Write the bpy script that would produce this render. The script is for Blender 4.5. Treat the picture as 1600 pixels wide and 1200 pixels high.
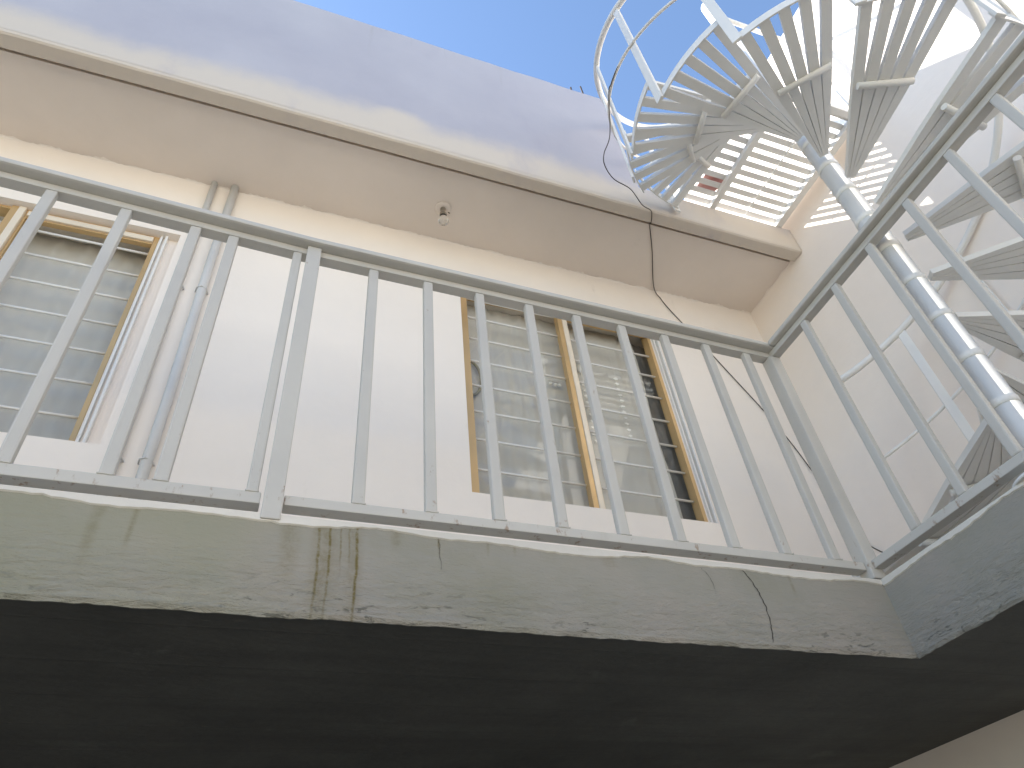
import bpy, bmesh, math, random
from mathutils import Vector, Matrix
random.seed(7)
R = math.radians
for o in list(bpy.data.objects): bpy.data.objects.remove(o)
scene = bpy.context.scene
COL = scene.collection

# ------------------------------------------------------------------ camera
CAM = Vector((0, 0, 1.6))
pitch, yaw, roll = R(42.58), R(-24.364), R(-6.877)
fwd = Vector((-math.sin(yaw)*math.cos(pitch), math.cos(yaw)*math.cos(pitch), math.sin(pitch)))
rt0 = Vector((math.cos(yaw), math.sin(yaw), 0)); up0 = rt0.cross(fwd)
rt = math.cos(roll)*rt0 + math.sin(roll)*up0
up = -math.sin(roll)*rt0 + math.cos(roll)*up0
cd = bpy.data.cameras.new('camera'); cam = bpy.data.objects.new('camera', cd); COL.objects.link(cam)
cd.sensor_width = 36; cd.lens = 36*1107.56/1600; cd.clip_start = .05; cd.clip_end = 2000
m = Matrix.Identity(4)
for i in range(3):
    m[i][0] = rt[i]; m[i][1] = up[i]; m[i][2] = -fwd[i]; m[i][3] = CAM[i]
cam.matrix_world = m
scene.camera = cam

# ------------------------------------------------------------------ sky, sun, exposure
SUN_D = Vector((1.0, -0.8, -0.85)).normalized()          # direction the light travels
elev = math.asin(-SUN_D.z); az = math.atan2(-SUN_D.x, -SUN_D.y)
w = bpy.data.worlds.new('World'); scene.world = w; w.use_nodes = True
nt = w.node_tree; nt.nodes.clear()
sky = nt.nodes.new('ShaderNodeTexSky'); sky.sky_type = 'NISHITA'; sky.sun_disc = False
sky.sun_elevation = elev; sky.sun_rotation = az; sky.air_density = 1.0; sky.dust_density = 0.25; sky.ozone_density = 2.0
bg = nt.nodes.new('ShaderNodeBackground'); bg.inputs[1].default_value = 0.135
wo = nt.nodes.new('ShaderNodeOutputWorld')
nt.links.new(sky.outputs[0], bg.inputs[0]); nt.links.new(bg.outputs[0], wo.inputs[0])
sl = bpy.data.lights.new('sun', 'SUN'); sl.energy = 4.5; sl.angle = R(.5); sl.color = (1, .95, .87)
so = bpy.data.objects.new('sun', sl); COL.objects.link(so)
so.rotation_euler = SUN_D.to_track_quat('-Z', 'Y').to_euler(); so.location = (-8, 8, 12)
vs = scene.view_settings
vs.view_transform = 'Standard'; vs.look = 'None'; vs.gamma = 1; vs.use_curve_mapping = False
vs.exposure = 1.48
scene.render.engine = 'CYCLES'
scene.cycles.max_bounces = 12; scene.cycles.diffuse_bounces = 8; scene.cycles.transparent_max_bounces = 16

# ------------------------------------------------------------------ materials
class NT:
    def __init__(s, name):
        s.m = bpy.data.materials.new(name); s.m.use_nodes = True
        s.t = s.m.node_tree; s.b = s.t.nodes['Principled BSDF']
        s.out = s.t.nodes['Material Output']
        g = s.t.nodes.new('ShaderNodeNewGeometry'); s.pos = g.outputs['Position']
    def n(s, kind, **kw):
        x = s.t.nodes.new('ShaderNode'+kind)
        for k, v in kw.items(): setattr(x, k, v)
        return x
    def L(s, a, b): s.t.links.new(a, b)
    def val(s, sock, v):
        if hasattr(v, 'links'): s.L(v, sock)
        elif v is not None: sock.default_value = v
    def math(s, op, a, b=None, c=None, clamp=False):
        x = s.n('Math', operation=op, use_clamp=clamp)
        for i, v in enumerate((a, b, c)):
            if v is not None: s.val(x.inputs[i], v)
        return x.outputs[0]
    def noise(s, scale, detail=4, rough=.55, vec=None, stretch=None, dist=0):
        v = vec if vec is not None else s.pos
        if stretch:
            mp = s.n('Mapping'); mp.inputs['Scale'].default_value = stretch; s.L(v, mp.inputs[0]); v = mp.outputs[0]
        x = s.n('TexNoise'); x.inputs['Scale'].default_value = scale; x.inputs['Detail'].default_value = detail
        x.inputs['Roughness'].default_value = rough; x.inputs['Distortion'].default_value = dist
        s.L(v, x.inputs['Vector']); return x.outputs['Fac']
    def ramp(s, f, stops):
        x = s.n('ValToRGB'); e = x.color_ramp.elements
        while len(e) < len(stops): e.new(.5)
        for i, (p, c) in enumerate(stops):
            e[i].position = p; e[i].color = c if len(c) == 4 else (*c, 1)
        s.L(f, x.inputs[0]); return x.outputs[0]
    def mix(s, f, a, b, blend='MIX'):
        x = s.n('Mix', data_type='RGBA', blend_type=blend)
        s.val(x.inputs[0], f)
        for i, v in ((6, a), (7, b)):
            if isinstance(v, tuple): x.inputs[i].default_value = (*v[:3], 1)
            else: s.L(v, x.inputs[i])
        return x.outputs[2]
    def sep(s):
        x = s.n('SeparateXYZ'); s.L(s.pos, x.inputs[0]); return x.outputs
    def mapr(s, v, a, b, c=0, d=1, smooth=True):
        x = s.n('MapRange', interpolation_type='SMOOTHSTEP' if smooth else 'LINEAR')
        s.val(x.inputs[0], v)
        for i, q in enumerate((a, b, c, d)): x.inputs[i+1].default_value = q
        return x.outputs[0]
    def bump(s, h, strength=.3, dist=.01, prev=None):
        x = s.n('Bump'); x.inputs['Strength'].default_value = strength; x.inputs['Distance'].default_value = dist
        s.L(h, x.inputs['Height'])
        if prev is not None: s.L(prev, x.inputs['Normal'])
        return x.outputs[0]
    def done(s, col=None, rough=None, nrm=None, **kw):
        s.val(s.b.inputs['Base Color'], (*col, 1) if isinstance(col, tuple) else col)
        s.val(s.b.inputs['Roughness'], rough)
        if nrm is not None: s.L(nrm, s.b.inputs['Normal'])
        for k, v in kw.items(): s.val(s.b.inputs[k], v)
        return s.m

M = {}
def plaster(name, base, var=.06, bump=.25, fine=90, dirt=.0, dirtcol=(.35, .32, .27)):
    t = NT(name)
    a = t.noise(1.1, 5, .6); f = t.noise(9, 5, .6)
    dk = tuple(c*(1-var*1.6) for c in base); lt = tuple(min(1, c*(1+var*.6)) for c in base)
    c = t.ramp(a, [(.3, dk), (.7, lt)])
    c = t.mix(t.math('MULTIPLY', t.mapr(f, .35, .75), .35), c, tuple(x*(1-var) for x in base))
    # handling scuffs and fine speckle
    s1 = t.noise(5.5, 6, .7, stretch=(1, 1, .35))
    c = t.mix(t.mapr(s1, .66, .80, 0, .25+dirt), c, dirtcol)
    n = t.bump(t.noise(fine, 3, .6), bump*.6, .003)
    n = t.bump(t.noise(6, 4, .5), bump, .02, n)
    return t.done(c, .85, n)
M['wall'] = plaster('wall_plaster', (.84, .775, .70), .035, .22)
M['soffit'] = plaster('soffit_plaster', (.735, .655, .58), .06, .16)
M['side'] = plaster('side_wall_plaster', (.85, .775, .70), .045, .2)
M['lip'] = plaster('moulding_plaster', (.72, .68, .61), .06, .25)
M['room'] = plaster('room_paint', (.42, .42, .42), .02, .05)
M['tile'] = plaster('balcony_floor', (.76, .71, .63), .05, .1)
M['concrete'] = plaster('garage_concrete', (.105, .103, .092), .14, .4, 60)
M['ground'] = plaster('yard_concrete', (.21, .20, .175), .15, .4, 60)
M['bouncewall'] = plaster('bounce_wall_plaster', (.80, .74, .64), .05, .2)

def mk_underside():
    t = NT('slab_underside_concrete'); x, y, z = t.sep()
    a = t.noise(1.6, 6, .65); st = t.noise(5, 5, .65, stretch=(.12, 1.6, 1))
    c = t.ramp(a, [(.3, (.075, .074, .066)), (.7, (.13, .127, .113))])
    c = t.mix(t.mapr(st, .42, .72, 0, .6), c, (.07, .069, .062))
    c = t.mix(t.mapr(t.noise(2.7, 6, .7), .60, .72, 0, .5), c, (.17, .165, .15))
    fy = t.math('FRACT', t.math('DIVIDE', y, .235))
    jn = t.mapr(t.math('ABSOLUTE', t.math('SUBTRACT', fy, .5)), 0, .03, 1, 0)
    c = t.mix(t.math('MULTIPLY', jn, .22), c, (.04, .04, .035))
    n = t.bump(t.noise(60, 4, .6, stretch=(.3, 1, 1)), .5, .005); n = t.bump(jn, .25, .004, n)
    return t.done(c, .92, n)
M['underside'] = mk_underside()
def mk_parapet():
    t = NT('parapet_paint'); x, y, z = t.sep()
    a = t.noise(1.3, 5, .6)
    blue = t.ramp(a, [(.3, (.375, .365, .415)), (.7, (.435, .425, .465))])
    cream = (.575, .51, .435)
    wob = t.math('MULTIPLY', t.math('SUBTRACT', t.noise(1.5, 4, .55, stretch=(1, 1, .2)), .5), .30)
    lev = t.math('ADD', wob, 5.375)
    f = t.mapr(t.math('ADD', t.math('SUBTRACT', z, lev), t.math('MULTIPLY', t.math('SUBTRACT', t.noise(9, 5, .65), .5), .12)), -.10, .13)
    # a repair patch of cream paint climbing over the older coat
    dx = t.math('DIVIDE', t.math('SUBTRACT', x, .36), .16); dz = t.math('DIVIDE', t.math('SUBTRACT', z, 5.36), .13)
    rr = t.math('ADD', t.math('POWER', dx, 2), t.math('POWER', dz, 2))
    rr = t.math('ADD', rr, t.math('MULTIPLY', t.math('SUBTRACT', t.noise(7, 4), .5), 1.2))
    f = t.math('MULTIPLY', f, t.mapr(rr, .1, 1.7))
    c = t.mix(f, cream, blue)
    st = t.noise(2.2, 5, .6, stretch=(1, 1, .45))
    c = t.mix(t.mapr(st, .58, .75, 0, .35), c, (.345, .325, .385))
    run = t.mapr(t.noise(16, 4, .6, stretch=(1, 1, .06)), .60, .78)
    c = t.mix(t.math('MULTIPLY', run, t.mapr(z, 5.9, 6.56, 0, .30)), c, (.27, .255, .25))
    n = t.bump(t.noise(80, 3, .6), .2, .003); n = t.bump(t.noise(5, 4, .5), .25, .02, n)
    return t.done(c, .85, n)
M['parapet'] = mk_parapet()

def mk_fascia():
    t = NT('fascia_cement'); x, y, z = t.sep()
    a = t.noise(2.3, 6, .62); b = t.noise(14, 5, .65, stretch=(.5, 1, 1.6))
    c = t.ramp(a, [(.28, (.24, .232, .182)), (.5, (.278, .264, .226)), (.72, (.318, .284, .248))])
    c = t.mix(t.mapr(b, .45, .75, 0, .5), c, (.26, .255, .23))
    # olive damp zone towards the left end, as the stains run
    ol = t.math('MULTIPLY', t.mapr(x, .30, -.15), t.mapr(t.noise(3, 4), .3, .7, .35, 1))
    c = t.mix(t.math('MULTIPLY', ol, .55), c, (.25, .25, .165))
    # rust runs from the slab edge
    wob = t.math('MULTIPLY', t.math('SUBTRACT', t.noise(9, 3, stretch=(.1, .1, 1)), .5), .022)
    xx = t.math('ADD', x, wob)
    tot = None
    for (x0, wd, ln, amp) in ((.158, .0034, .40, .62), (.186, .0030, .36, .62), (.214, .0024, .16, .45), (.236, .0024, .14, .35), (.256, .0036, .42, .75),
                              (.166, .022, .36, .38), (.250, .018, .36, .32), (.20, .03, .3, .2), (.085, .02, .2, .35), (.478, .003, .06, .6), (.62, .004, .05, .3), (.70, .004, .04, .3), (.36, .012, .06, .3), (1.0, .02, .05, .25), (-.28, .006, .15, .4), (-.36, .012, .22, .3), (1.66, .006, .1, .3)):
        d = t.math('ABSOLUTE', t.math('SUBTRACT', xx, x0))
        g = t.math('MULTIPLY', t.mapr(d, 0, wd*1.8, amp, 0), t.mapr(z, 2.634-ln, 2.634-ln*.35))
        tot = g if tot is None else t.math('ADD', tot, g)
    brk = t.mapr(t.noise(55, 5, .75, stretch=(.8, .8, .8)), .32, .62, .35, 1.15)
    c = t.mix(t.math('MULTIPLY', tot, brk, clamp=True), c, (.135, .105, .035))
    # dark pits where the render was floated roughly
    pits = t.noise(46, 3, .6, stretch=(.45, .45, 1.5), dist=.6)
    low = t.mapr(z, 2.52, 2.40)
    pm = t.math('MULTIPLY', t.mapr(pits, .57, .68), t.math('MULTIPLY', low, t.math('MAXIMUM', t.mapr(t.noise(2.6, 2), .44, .62), t.mapr(t.math('ABSOLUTE', t.math('SUBTRACT', x, .17)), .12, .30, 1, 0))))
    c = t.mix(t.math('MULTIPLY', pm, .75), c, (.07, .07, .055))
    rg = t.noise(34, 5, .65, stretch=(.4, .4, 1.5), dist=.4)
    h = t.math('MULTIPLY', rg, t.mapr(z, 2.60, 2.38, .25, 1.5))
    n = t.bump(t.noise(120, 3, .6), .3, .003); n = t.bump(h, .9, .013, n)
    return t.done(c, .92, n)
M['fascia'] = mk_fascia()

def paint(name, base, rough=.42, chip=.0, var=.04):
    t = NT(name)
    a = t.noise(4, 5, .6); c = t.ramp(a, [(.3, tuple(x*(1-var*2) for x in base)), (.7, tuple(x*(1+var*.4) for x in base))])
    ch = t.noise(38, 5, .7)
    c = t.mix(t.mapr(ch, .70-chip, .76-chip, 0, .8), c, (.30, .235, .17))
    n = t.bump(t.noise(12, 3), .10, .004)
    return t.done(c, t.mapr(a, .3, .7, rough-.06, rough+.12), n)
M['rail'] = paint('railing_grey_paint', (.50, .482, .44), .48, -.02)
def rusty():
    t = NT('railing_grey_paint'); x, y, z = t.sep()
    a = t.noise(4, 5, .6); c = t.ramp(a, [(.3, (.46, .443, .405)), (.7, (.51, .492, .45))])
    foot = t.mapr(z, 2.95, 2.70, .0, .085)
    c = t.mix(t.mapr(t.math('ADD', t.noise(30, 6, .7, stretch=(1, 1, .5)), foot), .66, .76, 0, .75), c, (.24, .15, .085))
    run = t.mapr(t.noise(24, 4, .6, stretch=(1, 1, .1)), .60, .78, 0, .22)
    c = t.mix(run, c, (.36, .32, .26))
    return t.done(c, t.mapr(a, .3, .7, .42, .6), t.bump(t.noise(12, 3), .12, .004))
M['rail'] = rusty()
M['stair'] = paint('stair_white_paint', (.74, .73, .695), .58, -.08)
M['whitestrip'] = plaster('slab_edge_white', (.64, .61, .55), .10, .3)
M['gold'] = paint('gold_anodised_aluminium', (.62, .42, .20), .34, -.1)
M['gold'].node_tree.nodes['Principled BSDF'].inputs['Metallic'].default_value = .45
M['champ'] = paint('champagne_aluminium', (.78, .69, .55), .36, -.1)
M['champ'].node_tree.nodes['Principled BSDF'].inputs['Metallic'].default_value = .15
M['muntin'] = paint('grille_white', (.74, .73, .70), .4, -.03)
M['rust'] = paint('rusty_rebar', (.055, .035, .025), .8, 0)
M['cable'] = NT('cable_rubber').done((.06, .048, .04), .6)
M['crack'] = NT('crack_dark').done((.055, .05, .042), .95)
M['ceramic'] = NT('lamp_socket').done((.22, .19, .15), .35)
M['pvc'] = paint('painted_pipe', (.56, .56, .545), .5, -.05)
t = NT('shell'); M['shell'] = t.done((.88, .87, .83), .25)  # white of the flecks that stand in for window reflections
t = NT('bead'); M['wicker'] = t.done((.36, .33, .22), .7, t.bump(t.noise(200, 2), .5, .004))
t = NT('red_cloth'); M['cloth'] = t.done(t.mix(t.noise(14, 3), (.55, .27, .24), (.66, .44, .40)), .9, t.bump(t.noise(60, 3), .4, .004))

def mk_glass():
    t = NT('window_glass')
    lw = t.n('LayerWeight'); lw.inputs[0].default_value = .5
    n = t.bump(t.noise(3.2, 2, .4), .05, .02)
    gl = t.n('BsdfGlossy'); gl.inputs['Roughness'].default_value = .03; gl.inputs['Color'].default_value = (.9, .93, .93, 1); t.L(n, gl.inputs['Normal'])
    tr = t.n('BsdfTransparent'); tr.inputs['Color'].default_value = (.95, .95, .94, 1)
    mx = t.n('MixShader'); t.L(t.math('MULTIPLY_ADD', t.math('POWER', lw.outputs['Facing'], 5.0), .6, .028), mx.inputs[0])
    t.L(tr.outputs[0], mx.inputs[1]); t.L(gl.outputs[0], mx.inputs[2]); t.L(mx.outputs[0], t.out.inputs['Surface'])
    return t.m
M['glass'] = mk_glass()
t = NT('bulb_glass')
t.done((.9, .9, .88), .04, None, **{'Transmission Weight': .95, 'IOR': 1.3}); M['bulb'] = t.m
t = NT('curtain_cloth')
cw = t.noise(3.5, 3, .5, stretch=(.8, .8, .8), dist=1.2)
col = t.ramp(cw, [(.3, (.56, .54, .495)), (.52, (.60, .58, .535)), (.72, (.63, .605, .55))])
M['curtain'] = t.done(col, .9, t.bump(t.noise(300, 2), .15, .001))

t = NT('room_shade_cloth'); M['room_shade_sheet'] = t.done((.20, .195, .185), .9, t.bump(t.noise(300, 2), .15, .001))  # dark cloth colour standing in for the unlit room

# ------------------------------------------------------------------ mesh helpers
class MB:
    def __init__(s): s.v = []; s.f = []; s.sm = []
    def add(s, v, f, smooth=False):
        k = len(s.v); s.v += [tuple(x) for x in v]; s.f += [tuple(i+k for i in q) for q in f]; s.sm += [smooth]*len(f); return s
    def box(s, a, b):
        x0, y0, z0 = a; x1, y1, z1 = b
        return s.add([(x0,y0,z0),(x1,y0,z0),(x1,y1,z0),(x0,y1,z0),(x0,y0,z1),(x1,y0,z1),(x1,y1,z1),(x0,y1,z1)],
                     [(0,3,2,1),(4,5,6,7),(0,1,5,4),(1,2,6,5),(2,3,7,6),(3,0,4,7)])
    def beam(s, p, q, u, wu, wv):          # rectangular bar from p to q; u = direction of width wu
        p = Vector(p); q = Vector(q); d = (q-p).normalized(); u = Vector(u); u = (u-u.dot(d)*d).normalized(); v = d.cross(u)
        vs = []
        for c in (p, q):
            for a, b in ((-1,-1),(1,-1),(1,1),(-1,1)): vs.append(c+u*a*wu/2+v*b*wv/2)
        return s.add(vs, [(3,2,1,0),(4,5,6,7),(0,1,5,4),(1,2,6,5),(2,3,7,6),(3,0,4,7)])
    def tube(s, pts, r, n=10, closed=False):
        pts = [Vector(p) for p in pts]; N = len(pts); rs = r if isinstance(r, (list, tuple)) else [r]*N
        ref = None; vs = []
        for i, p in enumerate(pts):
            if closed: d = pts[(i+1) % N]-pts[i-1]
            else: d = pts[min(i+1, N-1)]-pts[max(i-1, 0)]
            d.normalize()
            if ref is None:
                ref = Vector((0,0,1)) if abs(d.z) < .9 else Vector((1,0,0))
            ref = (ref-ref.dot(d)*d).normalized(); b = d.cross(ref)
            for k in range(n):
                a = 2*math.pi*k/n; vs.append(p+(ref*math.cos(a)+b*math.sin(a))*rs[i])
        fs = []
        for i in range(N if closed else N-1):
            j = (i+1) % N
            for k in range(n): fs.append((i*n+k, i*n+(k+1) % n, j*n+(k+1) % n, j*n+k))
        s.add(vs, fs, True)
        if not closed:
            k = len(s.v)-N*n
            s.f.append(tuple(k+i for i in range(n))[::-1]); s.sm.append(False)
            s.f.append(tuple(k+(N-1)*n+i for i in range(n))); s.sm.append(False)
        return s
    def lathe(s, c, prof, n=20):
        vs = [(c[0]+r*math.cos(2*math.pi*k/n), c[1]+r*math.sin(2*math.pi*k/n), c[2]+z) for r, z in prof for k in range(n)]
        fs = [(i*n+k, i*n+(k+1) % n, (i+1)*n+(k+1) % n, (i+1)*n+k) for i in range(len(prof)-1) for k in range(n)]
        return s.add(vs, fs, True)
    def build(s, name, mat, parent=None, bevel=0, kind=None):
        me = bpy.data.meshes.new(name); me.from_pydata(s.v, [], s.f); me.polygons.foreach_set('use_smooth', s.sm)
        bm = bmesh.new(); bm.from_mesh(me); bmesh.ops.recalc_face_normals(bm, faces=bm.faces[:])
        if bevel:
            es = [e for e in bm.edges if len(e.link_faces) == 2 and e.calc_face_angle(0) > .6]
            bmesh.ops.bevel(bm, geom=es, offset=bevel, segments=2, affect='EDGES', profile=.6)
        bm.to_mesh(me); bm.free()
        if isinstance(mat, str): mat = M[mat]
        me.materials.append(mat)
        o = bpy.data.objects.new(name, me); COL.objects.link(o)
        if parent is not None:
            o.parent = parent; o.matrix_parent_inverse = parent.matrix_world.inverted() if parent.type != 'EMPTY' else Matrix.Translation(-Vector(parent.location))
        if kind: o['kind'] = kind
        return o
def thing(name, loc, label, cat, group=None):
    o = bpy.data.objects.new(name, None); COL.objects.link(o); o.location = loc
    o['label'] = label; o['category'] = cat
    if group: o['group'] = group
    return o
def tag(o, label, cat, group=None):
    o['label'] = label; o['category'] = cat
    if group: o['group'] = group
    return o
def B(a, b): return MB().box(a, b)

def wob_strip(x0, x1, n, f):           # list of (x, f(x)) samples
    return [(x0+(x1-x0)*i/n, f(x0+(x1-x0)*i/n)) for i in range(n+1)]
def rnd1(seed, amp, lam):              # smooth 1-D noise
    rr = random.Random(seed); ph = [(rr.uniform(.5, 2.6)/lam*6.28, rr.uniform(0, 6.28), rr.uniform(.4, 1)) for _ in range(6)]
    tot = sum(p[2] for p in ph)
    return lambda x: amp*sum(a*math.sin(k*x+p) for k, p, a in ph)/tot*1.8

# main dimensions (metres)
XL = -4.2                 # left end of the building
XS = 3.0                  # side wall
YB = 2.45                 # back wall of the balcony
YF = 1.67                 # face of the balcony slab
XF = 2.06                 # face of the side-wing slab
ZB, ZT = 2.38, 2.652      # balcony slab
ZS, ZR = 5.18, 5.385      # roof slab
YP = 1.87                 # parapet face
ZP = 6.545
YN = -2.2                 # near end of the side wing

# ------------------------------------------------------------------ ground
g = MB().add([(-60,-60,0),(60,-60,0),(60,60,0),(-60,60,0)], [(0,1,2,3)]).build('ground', 'ground'); g['kind'] = 'structure'

# ------------------------------------------------------------------ house
house = thing('house', (0, YB, 0), 'white plastered two storey house with roof parapet and upper balcony', 'house')
def wall_y(y, x0, x1, z0, z1, holes, thick):
    """wall sheet in the plane Y=y (front) with thickness, holes (xa,xb,za,zb), reveals included"""
    mb = MB()
    xs = sorted({x0, x1, *[h[0] for h in holes], *[h[1] for h in holes]}); zs = sorted({z0, z1, *[h[2] for h in holes], *[h[3] for h in holes]})
    for i in range(len(xs)-1):
        for j in range(len(zs)-1):
            cx = (xs[i]+xs[i+1])/2; cz = (zs[j]+zs[j+1])/2
            if any(h[0] < cx < h[1] and h[2] < cz < h[3] for h in holes): continue
            for yy in (y, y+thick):
                mb.add([(xs[i],yy,zs[j]),(xs[i+1],yy,zs[j]),(xs[i+1],yy,zs[j+1]),(xs[i],yy,zs[j+1])], [(0,1,2,3)])
    for a, b, c, d in holes:
        q = [(a,c),(b,c),(b,d),(a,d)]
        for k in range(4):
            p, r = q[k], q[(k+1) % 4]
            mb.add([(p[0],y,p[1]),(r[0],y,r[1]),(r[0],y+thick,r[1]),(p[0],y+thick,p[1])], [(0,1,2,3)])
    return mb
W1 = (.857, 2.203, 3.368, 4.812)
W2 = (-1.95, -.604, 3.368, 4.70)
wall_y(YB, XL, XS, ZT+.004, ZS+.05, [W1, W2], .22).build('back_wall', 'wall', house)
sd = MB().box((XS, YN, 0), (XS+.2, 6.4, 6.8)); sd.build('side_wall', 'side', house)
# coping on the side wall is a thin cement cap
# upper room behind the windows (closed, dark)
rm = MB()
for a, b in (((XL, 5.9, ZT), (XS-.003, 6.0, ZS)), ((XL, YB+.221, ZT), (XL+.1, 5.899, ZS)), ((.0, YB+.222, ZT), (.1, 5.898, ZS)), ((XL+.101, YB+.223, ZS-.03), (XS-.004, 5.897, ZS-.01))): rm.box(a, b)
rm.build('inner_wall', 'room', house)
# balcony slab: main wing + side wing, fascia of grey render
n1 = rnd1(3, .0045, .6); n2 = rnd1(5, .004, .16)
def edge_sheet(axis, fixed, u0, u1, zt, zb, n, back, mat, name, parent):
    """vertical rendered face with an uneven lower arris, plus its underside return"""
    mb = MB(); vs = []; N = n
    for i in range(N+1):
        u = u0+(u1-u0)*i/N; dz = n1(u)+n2(u*2.3)
        rows = [(0, zt), (0, zb+.03), (-.002+n2(u*3)*.4, zb+.012), (.003, zb+dz*.45), (.008, zb+dz*.45+.0005), (.012, zb+.006)]
        for off, z in rows: vs.append((u, fixed+off, z) if axis == 'x' else (fixed+off, u, z))
    k = 6
    fs = [(i*k+j, (i+1)*k+j, (i+1)*k+j+1, i*k+j+1) for i in range(N) for j in range(k-1)]
    mb.add(vs, fs, False); return mb.build(name, mat, parent)
slab = MB().box((XL, YF+.03, ZB+.01), (XS-.002, 6.3, ZT)).box((XF+.03, YN, ZB+.01), (XS-.003, YF+.029, ZT)).build('balcony_slab', 'tile', house)
fa = edge_sheet('x', YF, XL, XF, ZT, ZB, 260, .06, 'fascia', 'fascia', house)
fb = edge_sheet('y', XF, YF, YN, ZT, ZB, 160, .06, 'fascia', 'fascia', house)
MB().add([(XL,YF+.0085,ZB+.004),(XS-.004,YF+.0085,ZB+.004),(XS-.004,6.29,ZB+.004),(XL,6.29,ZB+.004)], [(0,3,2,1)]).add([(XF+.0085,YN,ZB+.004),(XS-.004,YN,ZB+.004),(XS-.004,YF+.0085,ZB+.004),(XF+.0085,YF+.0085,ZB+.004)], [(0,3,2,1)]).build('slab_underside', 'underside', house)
# white painted band along the slab edge, its lower border uneven
wn = rnd1(11, .007, .6); wn2 = rnd1(12, .0022, .07)
def band(axis, fixed, u0, u1, n, sgn=1):
    vs = []
    for i in range(n+1):
        u = u0+(u1-u0)*i/n; zl = 2.633+wn(u)+wn2(u)
        for off, z in ((0, zl), (-.004, zl+.003), (-.004, ZT+.001), (.05, ZT+.004)):
            vs.append((u, fixed+off, z) if axis == 'x' else (fixed+off, u, z))
    fs = [(i*4+j, (i+1)*4+j, (i+1)*4+j+1, i*4+j+1) for i in range(n) for j in range(3)]
    return MB().add(vs, fs).build('painted_edge', 'whitestrip', house)
band('x', YF, XL, XF-.004, 300); band('y', XF, YF-.004, YN, 200)
# cracks: narrow open joints in the render
def crack(pts, wd, seed, nm='crack'):
    rr = random.Random(seed); q = []
    for i in range(len(pts)-1):
        for k in range(6):
            f = k/6; q.append((pts[i][0]*(1-f)+pts[i+1][0]*f+rr.uniform(-.002, .002), pts[i][1]*(1-f)+pts[i+1][1]*f))
    q.append(pts[-1]); vs = []; fs = []
    for i, (x, z) in enumerate(q):
        h = wd*rr.uniform(.5, 1.2)/2*(1 if i < len(q)-4 else .6)
        vs += [(x-h, YF-.0012, z), (x+h, YF-.0012, z)]
    fs = [(2*i, 2*i+1, 2*i+3, 2*i+2) for i in range(len(q)-1)]
    MB().add(vs, fs).build(nm, 'crack', house)
crack([(1.482,2.634),(1.503,2.60),(1.517,2.56),(1.524,2.51),(1.521,2.46),(1.512,2.42),(1.503,2.392)], .0042, 1)
crack([(1.322,2.628),(1.338,2.612),(1.348,2.595),(1.352,2.56)], .0018, 2)
crack([(.478,2.634),(.480,2.615),(.481,2.59),(.483,2.54)], .0016, 4)
# roof slab with hanging drip lip, parapet
MB().box((XL, YP+.115, ZS), (XS-.002, 6.3, ZR)).build('roof_slab', 'soffit', house)
ln = rnd1(21, .004, .7)
def lip():
    vs = []; n = 220; prof = [(YP+.114, ZR+.002), (YP+.004, ZR+.002), (YP, ZR-.004), (YP, 5.165), (YP+.004, 5.152), (YP+.014, 5.1455), (YP+.080, 5.1455), (YP+.085, 5.150), (YP+.085, ZR-.02), (YP+.114, ZR-.02), (YP+.114, ZR+.001)]
    for i in range(n+1):
        x = XL+(XS-.004-XL)*i/n; d = ln(x)
        for k, (y, z) in enumerate(prof): vs.append((x, y+(d*.5 if k in (6, 7) else 0), z+(d*.6 if 2 < k < 8 else 0)))
    m_ = len(prof)
    fs = [(i*m_+j, (i+1)*m_+j, (i+1)*m_+j+1, i*m_+j+1) for i in range(n) for j in range(m_-1)]
    return MB().add(vs, fs, False).build('drip_moulding', 'parapet', house)
lp = lip()
pn = rnd1(31, .006, .8)
def parapet(x0, x1):
    vs = []; n = 120
    for i in range(n+1):
        x = x0+(x1-x0)*i/n; d = pn(x)
        vs += [(x, YP-.0012, 5.172), (x, YP-.0012, ZP-.006+d), (x, YP+.006, ZP+d), (x, YP+.14, ZP+d), (x, YP+.145, ZR-.03)]
    fs = [(i*5+j, (i+1)*5+j, (i+1)*5+j+1, i*5+j+1) for i in range(n) for j in range(4)]
    fs += [(0,1,2,3,4), tuple(n*5+j for j in (4,3,2,1,0))]
    return MB().add(vs, fs).build('parapet', 'parapet', house)
pp = parapet(XL, 1.86)
for (x, dx, dz, h, dy) in ((-.265, .01, 0, .05, .02), (1.64, -.035, 0, .09, .03), (1.745, -.05, 0, .16, .03), (-1.2, .03, 0, .12, .04)):
    b = MB().tube([(x, YP+.05, ZP-.02), (x+dx*.4, YP+.05, ZP+h*.5), (x+dx, YP+.05-dy, ZP+h)], .006, 7).build('reinforcing_rod', 'rust', pp)
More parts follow.
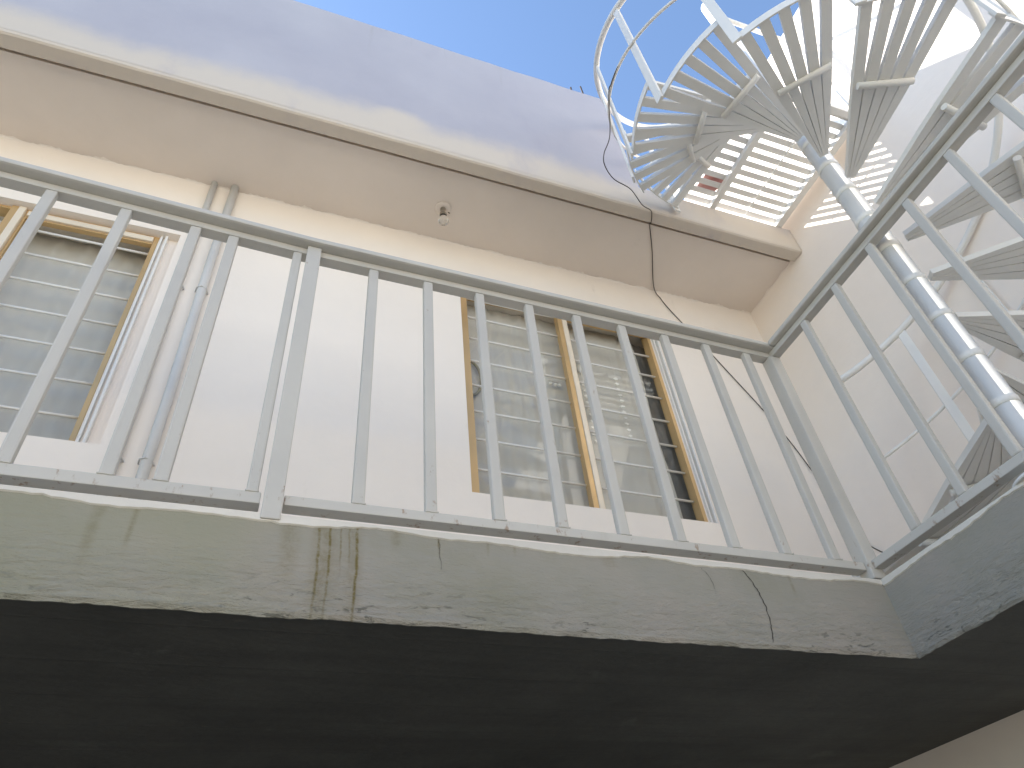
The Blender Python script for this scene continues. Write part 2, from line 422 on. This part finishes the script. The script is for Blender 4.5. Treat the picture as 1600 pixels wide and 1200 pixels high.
# ragged skim of wall paint lapping onto the soffit along the joint
def skim():
    a = rnd1(41, .009, .35); b = rnd1(43, .005, .06); vs = []; n = 420
    for i in range(n+1):
        x = XL+(XS-.003-XL)*i/n; wd = max(.001, .008+a(x)+b(x))
        vs += [(x, YB-.0005, ZS-.012), (x, YB-.004, ZS-.004), (x, YB-wd, ZS-.0015)]
    fs = [(i*3+j, (i+1)*3+j, (i+1)*3+j+1, i*3+j+1) for i in range(n) for j in range(2)]
    return MB().add(vs, fs).build('plaster_joint', 'wall', house)
skim()
def skim2():
    a = rnd1(47, .006, .2); vs = []; n = 60
    for i in range(n+1):
        y = YB+(YP+.09-YB)*i/n; wd = max(.001, .006+a(y))
        vs += [(XS-.0005, y, ZS-.011), (XS-.004, y, ZS-.004), (XS-wd, y, ZS-.0016)]
    fs = [(i*3+j, (i+1)*3+j, (i+1)*3+j+1, i*3+j+1) for i in range(n) for j in range(2)]
    return MB().add(vs, fs).build('plaster_joint', 'side', house)
skim2()
# ground floor: garage back wall and left wall
MB().box((XL, 6.3, 0), (XS-.002, 6.5, ZB)).box((XL-.2, YF+.1, 0), (XL-.001, 6.5, ZT)).build('garage_wall', 'concrete', house)
MB().box((XL-.2, YB, ZT+.005), (XL-.002, 6.3, 6.4)).build('end_wall', 'wall', house)

# unseen wall added behind the camera to bounce warm sunlight onto the balcony
yw = thing('bounce_wall', (0, -8, 0), 'tall cream plastered wall added out of view to bounce sunlight onto the balcony', 'wall')
MB().box((-9, -8.25, 0), (9, -8, 6.2)).build('wall', 'bouncewall', yw); MB().box((-9.05, -8.3, 6.201), (9.05, -7.95, 6.29)).build('coping', 'concrete', yw)

# windows (parts of the house)
def window(x0, x1, z0, z1):
    yo = YB+.045
    xg = x1-.097                                           # right side of the gold frame
    root = MB().box((x0, yo, z0), (x0+.052, yo+.06, z1)).box((xg-.021, yo, z0), (xg, yo+.06, z1))
    root.box((x0+.0521, yo, z1-.016), (xg-.0211, yo+.06, z1)).box((x0+.0521, yo, z0), (xg-.0211, yo+.06, z0+.03))
    wn_ = root.build('window', 'gold', house, .002)
    xm = x0+.641
    def part(mb, nm, mat, bev=0): return mb.build(nm, mat, wn_, bev)
    part(MB().box((xm-.030, yo-.012, z0+.002), (xm-.001, yo+.03, z1-.002)), 'stile', 'gold', .003)
    part(MB().box((xm-.0005, yo-.016, z0+.002), (xm+.030, yo+.028, z1-.002)), 'stile', 'champ', .004)
    part(MB().box((xm+.0305, yo+.002, z0+.002), (xm+.041, yo+.03, z1-.003)), 'stile', 'gold', .002)
    part(MB().box((xm+.0415, yo-.01, z1-.050), (xg-.0215, yo+.03, z1-.0165)), 'head_rail', 'champ', .003)
    part(MB().box((xm+.0415, yo+.002, z1-.060), (xg-.0215, yo+.03, z1-.0505)), 'head_rail', 'gold', .002)
    # white stepped track profile between the gold frame and the plaster
    part(MB().box((xg+.0005, yo+.002, z0+.001), (x1-.0005, yo+.05, z1-.001)), 'jamb', 'side')
    for u, wd, pr in ((.008, .010, .016), (.030, .012, .024)):
        part(MB().box((xg+u, yo-pr, z0+.0015), (xg+u+wd, yo+.0015, z1-.0015)), 'track', 'muntin', .003)
    part(MB().box((x0+.053, yo+.034, z0+.02), (xm-.002, yo+.039, z1-.01)), 'pane', 'glass')
    part(MB().box((xm+.035, yo+.046, z0+.02), (xg-.012, yo+.051, z1-.03)), 'pane', 'glass')
    for zc in (4.764, 4.601, 4.429, 4.255, 4.078, 3.901, 3.723, 3.543):
        if zc > z1-.03 or zc < z0+.06: continue
        for (u, v, yy) in ((x0+.0525, xm-.0305, yo+.022), (xm+.0415, xg-.0215, yo+.036)):
            if u > xm and zc > z1-.07: continue
            part(MB().tube([(u, yy, zc+.004), (v, yy, zc-.004)], .0062, 8), 'grille_bar', 'muntin')
    return wn_
win1 = window(*W1)
win2 = window(*W2)

# curtains (hung inside): soft folds
def curtain(x0, x1, z0, z1, y, label, seed, amp=.006, mat='curtain'):
    n = 160; rr = rnd1(seed, amp, .16); r2 = rnd1(seed+1, amp*.6, .5); vs = []; rows = 14
    for j in range(rows+1):
        for i in range(n+1):
            x = x0+(x1-x0)*i/n; z = z0+(z1-z0)*j/rows
            vs.append((x, y+rr(x+.02*math.sin(j*.7))+r2(x+z*.22), z))
    fs = [(j*(n+1)+i, j*(n+1)+i+1, (j+1)*(n+1)+i+1, (j+1)*(n+1)+i) for j in range(rows) for i in range(n)]
    o = MB().add(vs, fs, True).build('curtain', mat)
    sm = o.modifiers.new('thickness', 'SOLIDIFY'); sm.thickness = .002
    return tag(o, label, 'curtain')
curtain(.862, 2.040, 3.372, 4.808, YB+.150, 'pale grey curtain drawn behind the window with the strings of white flecks', 51)
curtain(-1.945, -.610, 3.372, 4.695, YB+.175, 'pale curtain behind the window beside the two wall pipes', 61)

curtain(1.96, 2.198, 3.372, 4.808, YB+.195, 'narrow dark grey sheet standing in for the unlit room at the right side of the window', 71, .006, 'room_shade_sheet')  # dark sheet added where only the unlit room would show
# strings of white flecks added inside the right window to imitate reflections
def glint_flecks(x, z0, z1, n, label, seed, tail=None):
    rr = random.Random(seed); y = YB+.115
    root = thing('glint_string', (x, y, z1), label, 'ornament')
    MB().tube([(x, y, 4.75), (x, y, z0)], .0008, 5).build('thread', 'shell', root)
    for i in range(n):
        z = z1+(z0-z1)*i/(n-1); a = rr.uniform(0, 3.1); s = rr.uniform(.013, .019)
        pts = []; k = 7
        for j in range(k):
            th = 2*math.pi*j/k; rad = s*rr.uniform(.65, 1.1)
            pts.append((x+rr.uniform(-.003,.003)+rad*math.cos(th)*.95, y-.004*math.sin(a), z+rad*math.sin(th)*.6))
        vs = pts+[(p[0], p[1]+.005, p[2]) for p in pts]
        fs = [tuple(range(k)), tuple(range(2*k-1, k-1, -1))]+[(j, (j+1) % k, (j+1) % k+k, j+k) for j in range(k)]
        MB().add(vs, fs).build('shell', 'shell', root)
    return root
glint_flecks(1.828, 3.953, 4.382, 11, 'longer string of white flecks imitating reflections in the right window leaf', 1)
glint_flecks(1.606, 3.879, 4.283, 10, 'string of white flecks imitating reflections close beside the window mullion', 2)
sx = thing('glint_row', (1.45, YB+.115, 4.36), 'short row of white drops imitating reflections left of the window mullion', 'ornament')
MB().tube([(1.385, YB+.115, 4.264), (1.452, YB+.115, 4.260)], .0015, 5).build('crossbar', 'wicker', sx)
for k, (x, z) in enumerate(((1.396, 4.248), (1.424, 4.245), (1.448, 4.245))):
    MB().lathe((x, YB+.115, z), [(.0005, .010), (.010, .004), (.011, -.002), (.006, -.008), (.0005, -.010)], 8).build('shell', 'shell', sx)
gd = MB().lathe((1.600, YB+.115, 4.43), [(.0005, .05), (.012, .03), (.020, 0), (.014, -.03), (.0005, -.055)], 12).build('glint_drop', 'shell')  # drop shape added for a bright reflection in the pane
tag(gd, 'pale drop imitating a reflection at the top of the mullion beside white flecks', 'ornament')
rg = MB().tube([(.928+.062*math.cos(a*.2618), YB+.125, 4.19+.125*math.sin(a*.2618)) for a in range(24)], .008, 8, True).build('ring_ornament', 'wicker')
tag(rg, 'olive woven ring hanging inside the window by its left edge', 'ornament')

# wall pipes
for x, r, lab in ((-.535, .017, 'thinner grey pipe up the wall, next to the left window'), (-.43, .021, 'thicker grey pipe up the wall, on the railing post side')):
    p = thing('wall_pipe', (x, YB, ZT), lab, 'pipe', 'pipes on the back wall')
    MB().tube([(x, YB-r-.004, ZT+.005), (x+.006, YB-r-.004, 3.6), (x, YB-r-.004, 4.5), (x+.003, YB-r-.004, ZS-.001)], r, 12).build('tube', 'pvc', p)
    for z in (3.3, 4.3):
        MB().tube([(x-.026, YB-.003, z), (x-.021, YB-.035, z), (x, YB-2*r-.008, z), (x+.021, YB-.035, z), (x+.028, YB-.003, z)], .0035, 6).build('clip', 'pvc', p)

# bare bulb on the soffit
bl = thing('light_bulb', (.705, 2.228, ZS), 'bare unlit light bulb in a small holder under the soffit', 'bulb')
MB().lathe((.705, 2.228, ZS), [(.0, -.001), (.045, -.001), (.047, -.004), (.044, -.008), (.020, -.010), (0, -.010)], 20).build('ceiling_plate', 'soffit', bl)
MB().lathe((.705, 2.228, ZS), [(.016, -.010), (.017, -.018), (.013, -.022), (.014, -.052), (.020, -.055), (.021, -.075), (.018, -.078)], 16).build('socket', 'ceramic', bl)
MB().lathe((.705, 2.228, ZS), [(.012, -.078), (.014, -.088), (.024, -.105), (.029, -.122), (.027, -.140), (.018, -.153), (.006, -.158), (.0005, -.159)], 20).build('bulb_glass', 'bulb', bl)
MB().tube([(.735, 2.235, ZS-.002), (.742, 2.242, ZS-.008), (.752, 2.25, ZS-.003)], .003, 6).build('wire_end', 'cable', bl)

# ------------------------------------------------------------------ balcony railing
KR = 1.0151                                    # railing stands this much further out than first surveyed
YR = 1.690                                     # railing centre plane
def zt(x):                                     # underside of the top rail (the steelwork sags slightly)
    return 3.768-.010*(x-.05) if x > .05 else 3.768-.055*(x-.05)
def zk(z): return 1.6+(z-1.6)*KR
XB = [-3.9, .03, 2.0905]
def long_rails(root):
    for nm, y0, y1, za, zb, bev in (('top_rail', YR-.013, YR+.030, 0, .030, .003), ('handrail', YR-.054, YR+.030, .0305, .056, .010)):
        vs = []
        for x in XB:
            for y, z in ((y0, za), (y1, za), (y1, zb), (y0, zb)): vs.append((x, y, zt(x)+z))
        fs = [(0,1,2,3), (11,10,9,8)]+[(k*4+j, k*4+(j+1) % 4, k*4+4+(j+1) % 4, k*4+4+j) for k in range(2) for j in range(4)]
        MB().add(vs, fs).build(nm, 'rail', root, bev)
def bar(root, x, zb, wd=.036, dp=.026):
    # hand welded: each bar stands a touch out of true and has a weld bead at its foot
    a, b = random.uniform(-.0025, .0025), random.uniform(-.0025, .0025)
    mb = MB().add([(x+d_-w_*wd/2, YR-.012+q*dp, z) for z, d_ in ((zb, a), (zt(x)-.0006, b)) for w_, q in ((1, 0), (-1, 0), (-1, 1), (1, 1))],
                  [(3,2,1,0), (4,5,6,7), (0,1,5,4), (1,2,6,5), (2,3,7,6), (3,0,4,7)])
    o = mb.build('bar', 'rail', root, .006)
    bp = [(x+a-wd/2-.002+(wd+.004)*k/7, YR-.0125, zb+random.uniform(.0005, .002)) for k in range(8)]
    MB().tube(bp, [random.uniform(.002, .0038) for _ in bp], 6).build('weld', 'rail', o)
rl = thing('balcony_railing', (.5, YR, ZT), 'long grey steel railing of vertical bars along the balcony below the soffit', 'railing')
long_rails(rl)
zb0, zb1 = zk(2.676), zk(2.706)
MB().box((.0560, YR-.013, zb0), (2.028, YR+.032, zb1)).build('bottom_rail', 'rail', rl, .003)
MB().box((-1.080, YR-.013, zb0-.004), (-.0035, YR+.032, zb1)).build('bottom_rail', 'rail', rl, .003)
MB().box((-3.9, YR-.013, zb0), (-1.136, YR+.032, zb1)).build('bottom_rail', 'rail', rl, .003)
for x in [.250*KR+.2047*KR*k for k in range(9)]: bar(rl, x, zb1+.0005)
for x, wd in ((-.0265, .031), (-.249, .036), (-.378, .036), (-.60, .036), (-.83, .036), (-1.062, .031)): bar(rl, x, zb1+.0005, wd)
for k in range(12): bar(rl, -1.32-.207*k, zb1+.0005)
for x in (.0285, -1.110):
    MB().box((x-.025, 1.6605, 2.636), (x+.025, YR+.0, zt(x)+.0300)).build('post', 'rail', rl, .004)
MB().box((2.0305, YR-.028, ZT+.005), (2.0865, YR+.030, zt(2.0905)-.001)).build('post', 'rail', rl, .005)

sr = thing('balcony_railing', (2.06, .5, ZT), 'grey railing of the side walkway, turning the corner beside the spiral stair', 'railing')
XR = 2.060; zs_ = zt(2.03)
MB().box((XR-.012, YN, zs_), (XR+.030, YR-.0135, zs_+.030)).build('top_rail', 'rail', sr, .003)
MB().box((XR-.042, YN, zs_+.0305), (XR+.030, YR-.0545, zs_+.056)).build('handrail', 'rail', sr, .011)
MB().box((XR-.013, YN, zb0), (XR+.032, YR-.0285, zb1)).build('bottom_rail', 'rail', sr, .003)
for k in range(18):
    y = 1.448-.207*k
    if y < YN+.05: break
    MB().box((XR-.012, y-.0165, zb1+.0005), (XR+.014, y+.0165, zs_-.0006)).build('bar', 'rail', sr, .006)

# ------------------------------------------------------------------ spiral staircase
AX, AY, RS = 2.16, 1.03, .80
TH0, DTH, SPAN = 207.0, 27.3, 26.0
Z0, DZ = 4.37, .203
st = thing('spiral_staircase', (AX, AY, ZT), 'white steel spiral staircase with slatted treads climbing to the roof', 'staircase')
MB().lathe((AX, AY, 0), [(.001, ZT+.001), (.12, ZT+.001), (.12, ZT+.012), (.045, ZT+.013), (.045, 6.35), (.001, 6.36)], 28).build('pole', 'stair', st)
def pol(th, r, z): return Vector((AX+r*math.cos(R(th)), AY+r*math.sin(R(th)), z))
NS = 5
def tread(i):
    z = Z0+DZ*i; c1 = TH0-DTH*i; c2 = c1+SPAN
    # outer band: upright flat bar bent along the rim
    n = 8; vs = []
    for k in range(n+1):
        th = c1-.8+(SPAN+1.6)*k/n
        for rr, zz in ((RS, -.004), (RS+.007, -.004), (RS+.007, .040), (RS, .040)): vs.append(pol(th, rr, z+zz))
    fs = [(k*4+j, k*4+(j+1) % 4, (k+1)*4+(j+1) % 4, (k+1)*4+j) for k in range(n) for j in range(4)]+[(0,1,2,3), (n*4+3, n*4+2, n*4+1, n*4)]
    tr = MB().add(vs, fs).build('tread', 'stair', st)
    for k in range(NS):
        th = c1+1.6+(SPAN-3.2)*k/(NS-1)
        u = Vector((-math.sin(R(th)), math.cos(R(th)), 0)); vs = []
        jit = random.uniform(-.0015, .0015)
        for r in (.075, .40, .50, RS-.001):
            sp = r*R((SPAN-3.2)/(NS-1)); wd = min(.041, sp*.90)
            c = pol(th, r, z+jit)
            for a, zz in ((-1, 0), (1, 0), (1, .024), (-1, .024)): vs.append(c+u*a*wd/2+Vector((0,0,zz)))
        fs = [(q*4+j, q*4+(j+1) % 4, (q+1)*4+(j+1) % 4, (q+1)*4+j) for q in range(3) for j in range(4)]+[(3,2,1,0), (12,13,14,15)]
        MB().add(vs, fs).build('slat', 'stair', tr)
    # round bearer under the slats and collar on the pole
    p, q = pol(c1+.5, .50, z-.0155), pol(c2-.5, .50, z-.0155)
    MB().tube([p, q], .0135, 10).build('bearer', 'stair', tr)
    MB().lathe((AX, AY, z), [(.0455, -.030), (.0475, -.029), (.0485, -.004), (.0455, -.0025)], 20).build('collar', 'stair', tr)
    return z, c1
HB = 1.03
for i in range(-8, 5):
    z, c1 = tread(i)
    th = c1-.6 if i < 3 else (TH0-DTH*2.58 if i == 3 else c1-.6)
    z = z if i < 3 else Z0+DZ*(2.62 if i == 3 else 4)
    MB().beam(pol(th, RS+.016, z-.02), pol(th, RS+.016, z+HB), (-math.sin(R(th)), math.cos(R(th)), 0), .040, .012).build('baluster', 'stair', st, .002)
def helix(h, r, i0, i1, rad, nm, n=10):
    pts = []; N = int((i1-i0)*10)
    for k in range(N+1):
        f = i0+(i1-i0)*k/N
        pts.append(pol(TH0-DTH*f-.6, r, Z0+DZ*f+h))
    MB().tube(pts, rad, n).build(nm, 'stair', st)
helix(HB+.005, RS+.016, -8, 4.7, .0175, 'handrail')
helix(.57, RS+.026, -8, 4.5, .0080, 'mid_rail', 8)
# landing bridging pole and roof
ZL = ZR-.004
lx0, lx1, ly0, ly1 = 2.12, 2.925, 1.10, YP+.05
ld = MB().box((2.375, ly0, ZL), (2.415, ly1-.03, ZL+.04)).build('landing', 'stair', st, .002)
MB().box((2.885, ly0, ZL), (2.925, ly1-.03, ZL+.04)).build('joist', 'stair', ld, .002)
MB().tube([(2.65, ly0+.02, ZL+.028), (2.65, ly1-.04, ZL+.028)], .0045, 8).build('tie_rod', 'stair', ld)
k = 0; y = ly1-.062
while y > ly0:
    MB().box((lx0+.02, y-.0175, ZL+.0405), (lx1, y+.0175, ZL+.047)).build('slat', 'stair', ld, 0)
    y -= .0625; k += 1
MB().box((lx0, ly0-.005, ZL+.0005), (lx0+.018, ly1-.03, ZL+.05)).build('edge_bar', 'stair', ld)
MB().box((lx0+.0185, ly0-.035, ZL), (lx1, ly0-.0, ZL+.04)).build('edge_bar', 'stair', ld)
MB().box((2.9255, ly0, ZL+.006), (2.934, 2.3, ZL+.20)).build('shade_board', 'stair', ld)  # board added to keep sun off the wall strip beside the landing
# guard rail along the near side of the landing
for x in (lx1-.03,):
    MB().box((x-.017, ly0-.047, ZL-.01), (x+.017, ly0-.0355, ZL+1.0)).build('guard_post', 'stair', ld, .002)
MB().tube([(AX+.02, AY+.03, ZL+.95), (lx1, ly0-.041, ZL+.99)], .015, 10).build('guard_rail', 'stair', ld)

# cloth on the landing
cl = MB(); n = 12; vs = []
for j in range(7):
    for i in range(n+1):
        u = i/n; v = j/6
        x = 2.25+.13*u+.01*math.sin(v*5); yy = 1.68+.13*v
        zz = ZL+.054+.05*(1-(2*u-1)**2)*(1-(2*v-1)**2)+.012*math.sin(u*9+v*4)
        vs.append((x, yy, max(ZL+.050, zz)))
cl.add(vs, [(j*(n+1)+i, j*(n+1)+i+1, (j+1)*(n+1)+i+1, (j+1)*(n+1)+i) for j in range(6) for i in range(n)], True)
co = cl.build('cloth', 'cloth'); sm = co.modifiers.new('thickness', 'SOLIDIFY'); sm.thickness = .006; sm.offset = 1
tag(co, 'crumpled faded red cloth lying on the stair landing slats', 'cloth')

# ------------------------------------------------------------------ cable
def smooth(pts, n=8):
    pts = [Vector(p) for p in pts]; out = []
    for i in range(len(pts)-1):
        p0, p1, p2, p3 = pts[max(i-1,0)], pts[i], pts[i+1], pts[min(i+2,len(pts)-1)]
        for k in range(n):
            t_ = k/n
            out.append(.5*((2*p1)+(-p0+p2)*t_+(2*p0-5*p1+4*p2-p3)*t_*t_+(-p0+3*p1-3*p2+p3)*t_**3))
    return out+[pts[-1]]
def help(f, h, r): return pol(TH0-DTH*f-.6, r, Z0+DZ*f+h)
cpts = [help(1.05+.15*k, .57-.0016*k*k*.4, RS+.026+.0022*k) for k in range(6)]
cpts += [(1.433, 1.50, 5.13), (1.405, 1.56, 5.02), (1.418, 1.60, 4.97), (1.52, 1.68, 5.01), (1.675, 1.75, 5.09), (1.80, 1.835, 5.112), (1.875, 1.862, 5.125), (1.905, 1.90, 5.134), (1.925, 1.95, 5.134), (1.945, 1.985, 5.170), (2.05, 2.15, 5.172), (2.20, 2.41, 5.168), (2.255, YB-.006, 5.10), (2.283, YB-.006, 5.03), (2.329, YB-.006, 4.944), (2.43, YB-.006, 4.766), (2.554, YB-.006, 4.54), (2.794, YB-.008, 4.073), (2.93, YB-.010, 3.65), (2.99, YB-.012, 3.40), (2.992, 2.30, 3.20), (2.992, 2.05, 3.05), (2.992, 1.9, 2.80)]
ca = MB().tube(smooth(cpts), .0030, 6).build('cable', 'cable')
tag(ca, 'thin black cable running from the spiral stair across the soffit and wall', 'cable')
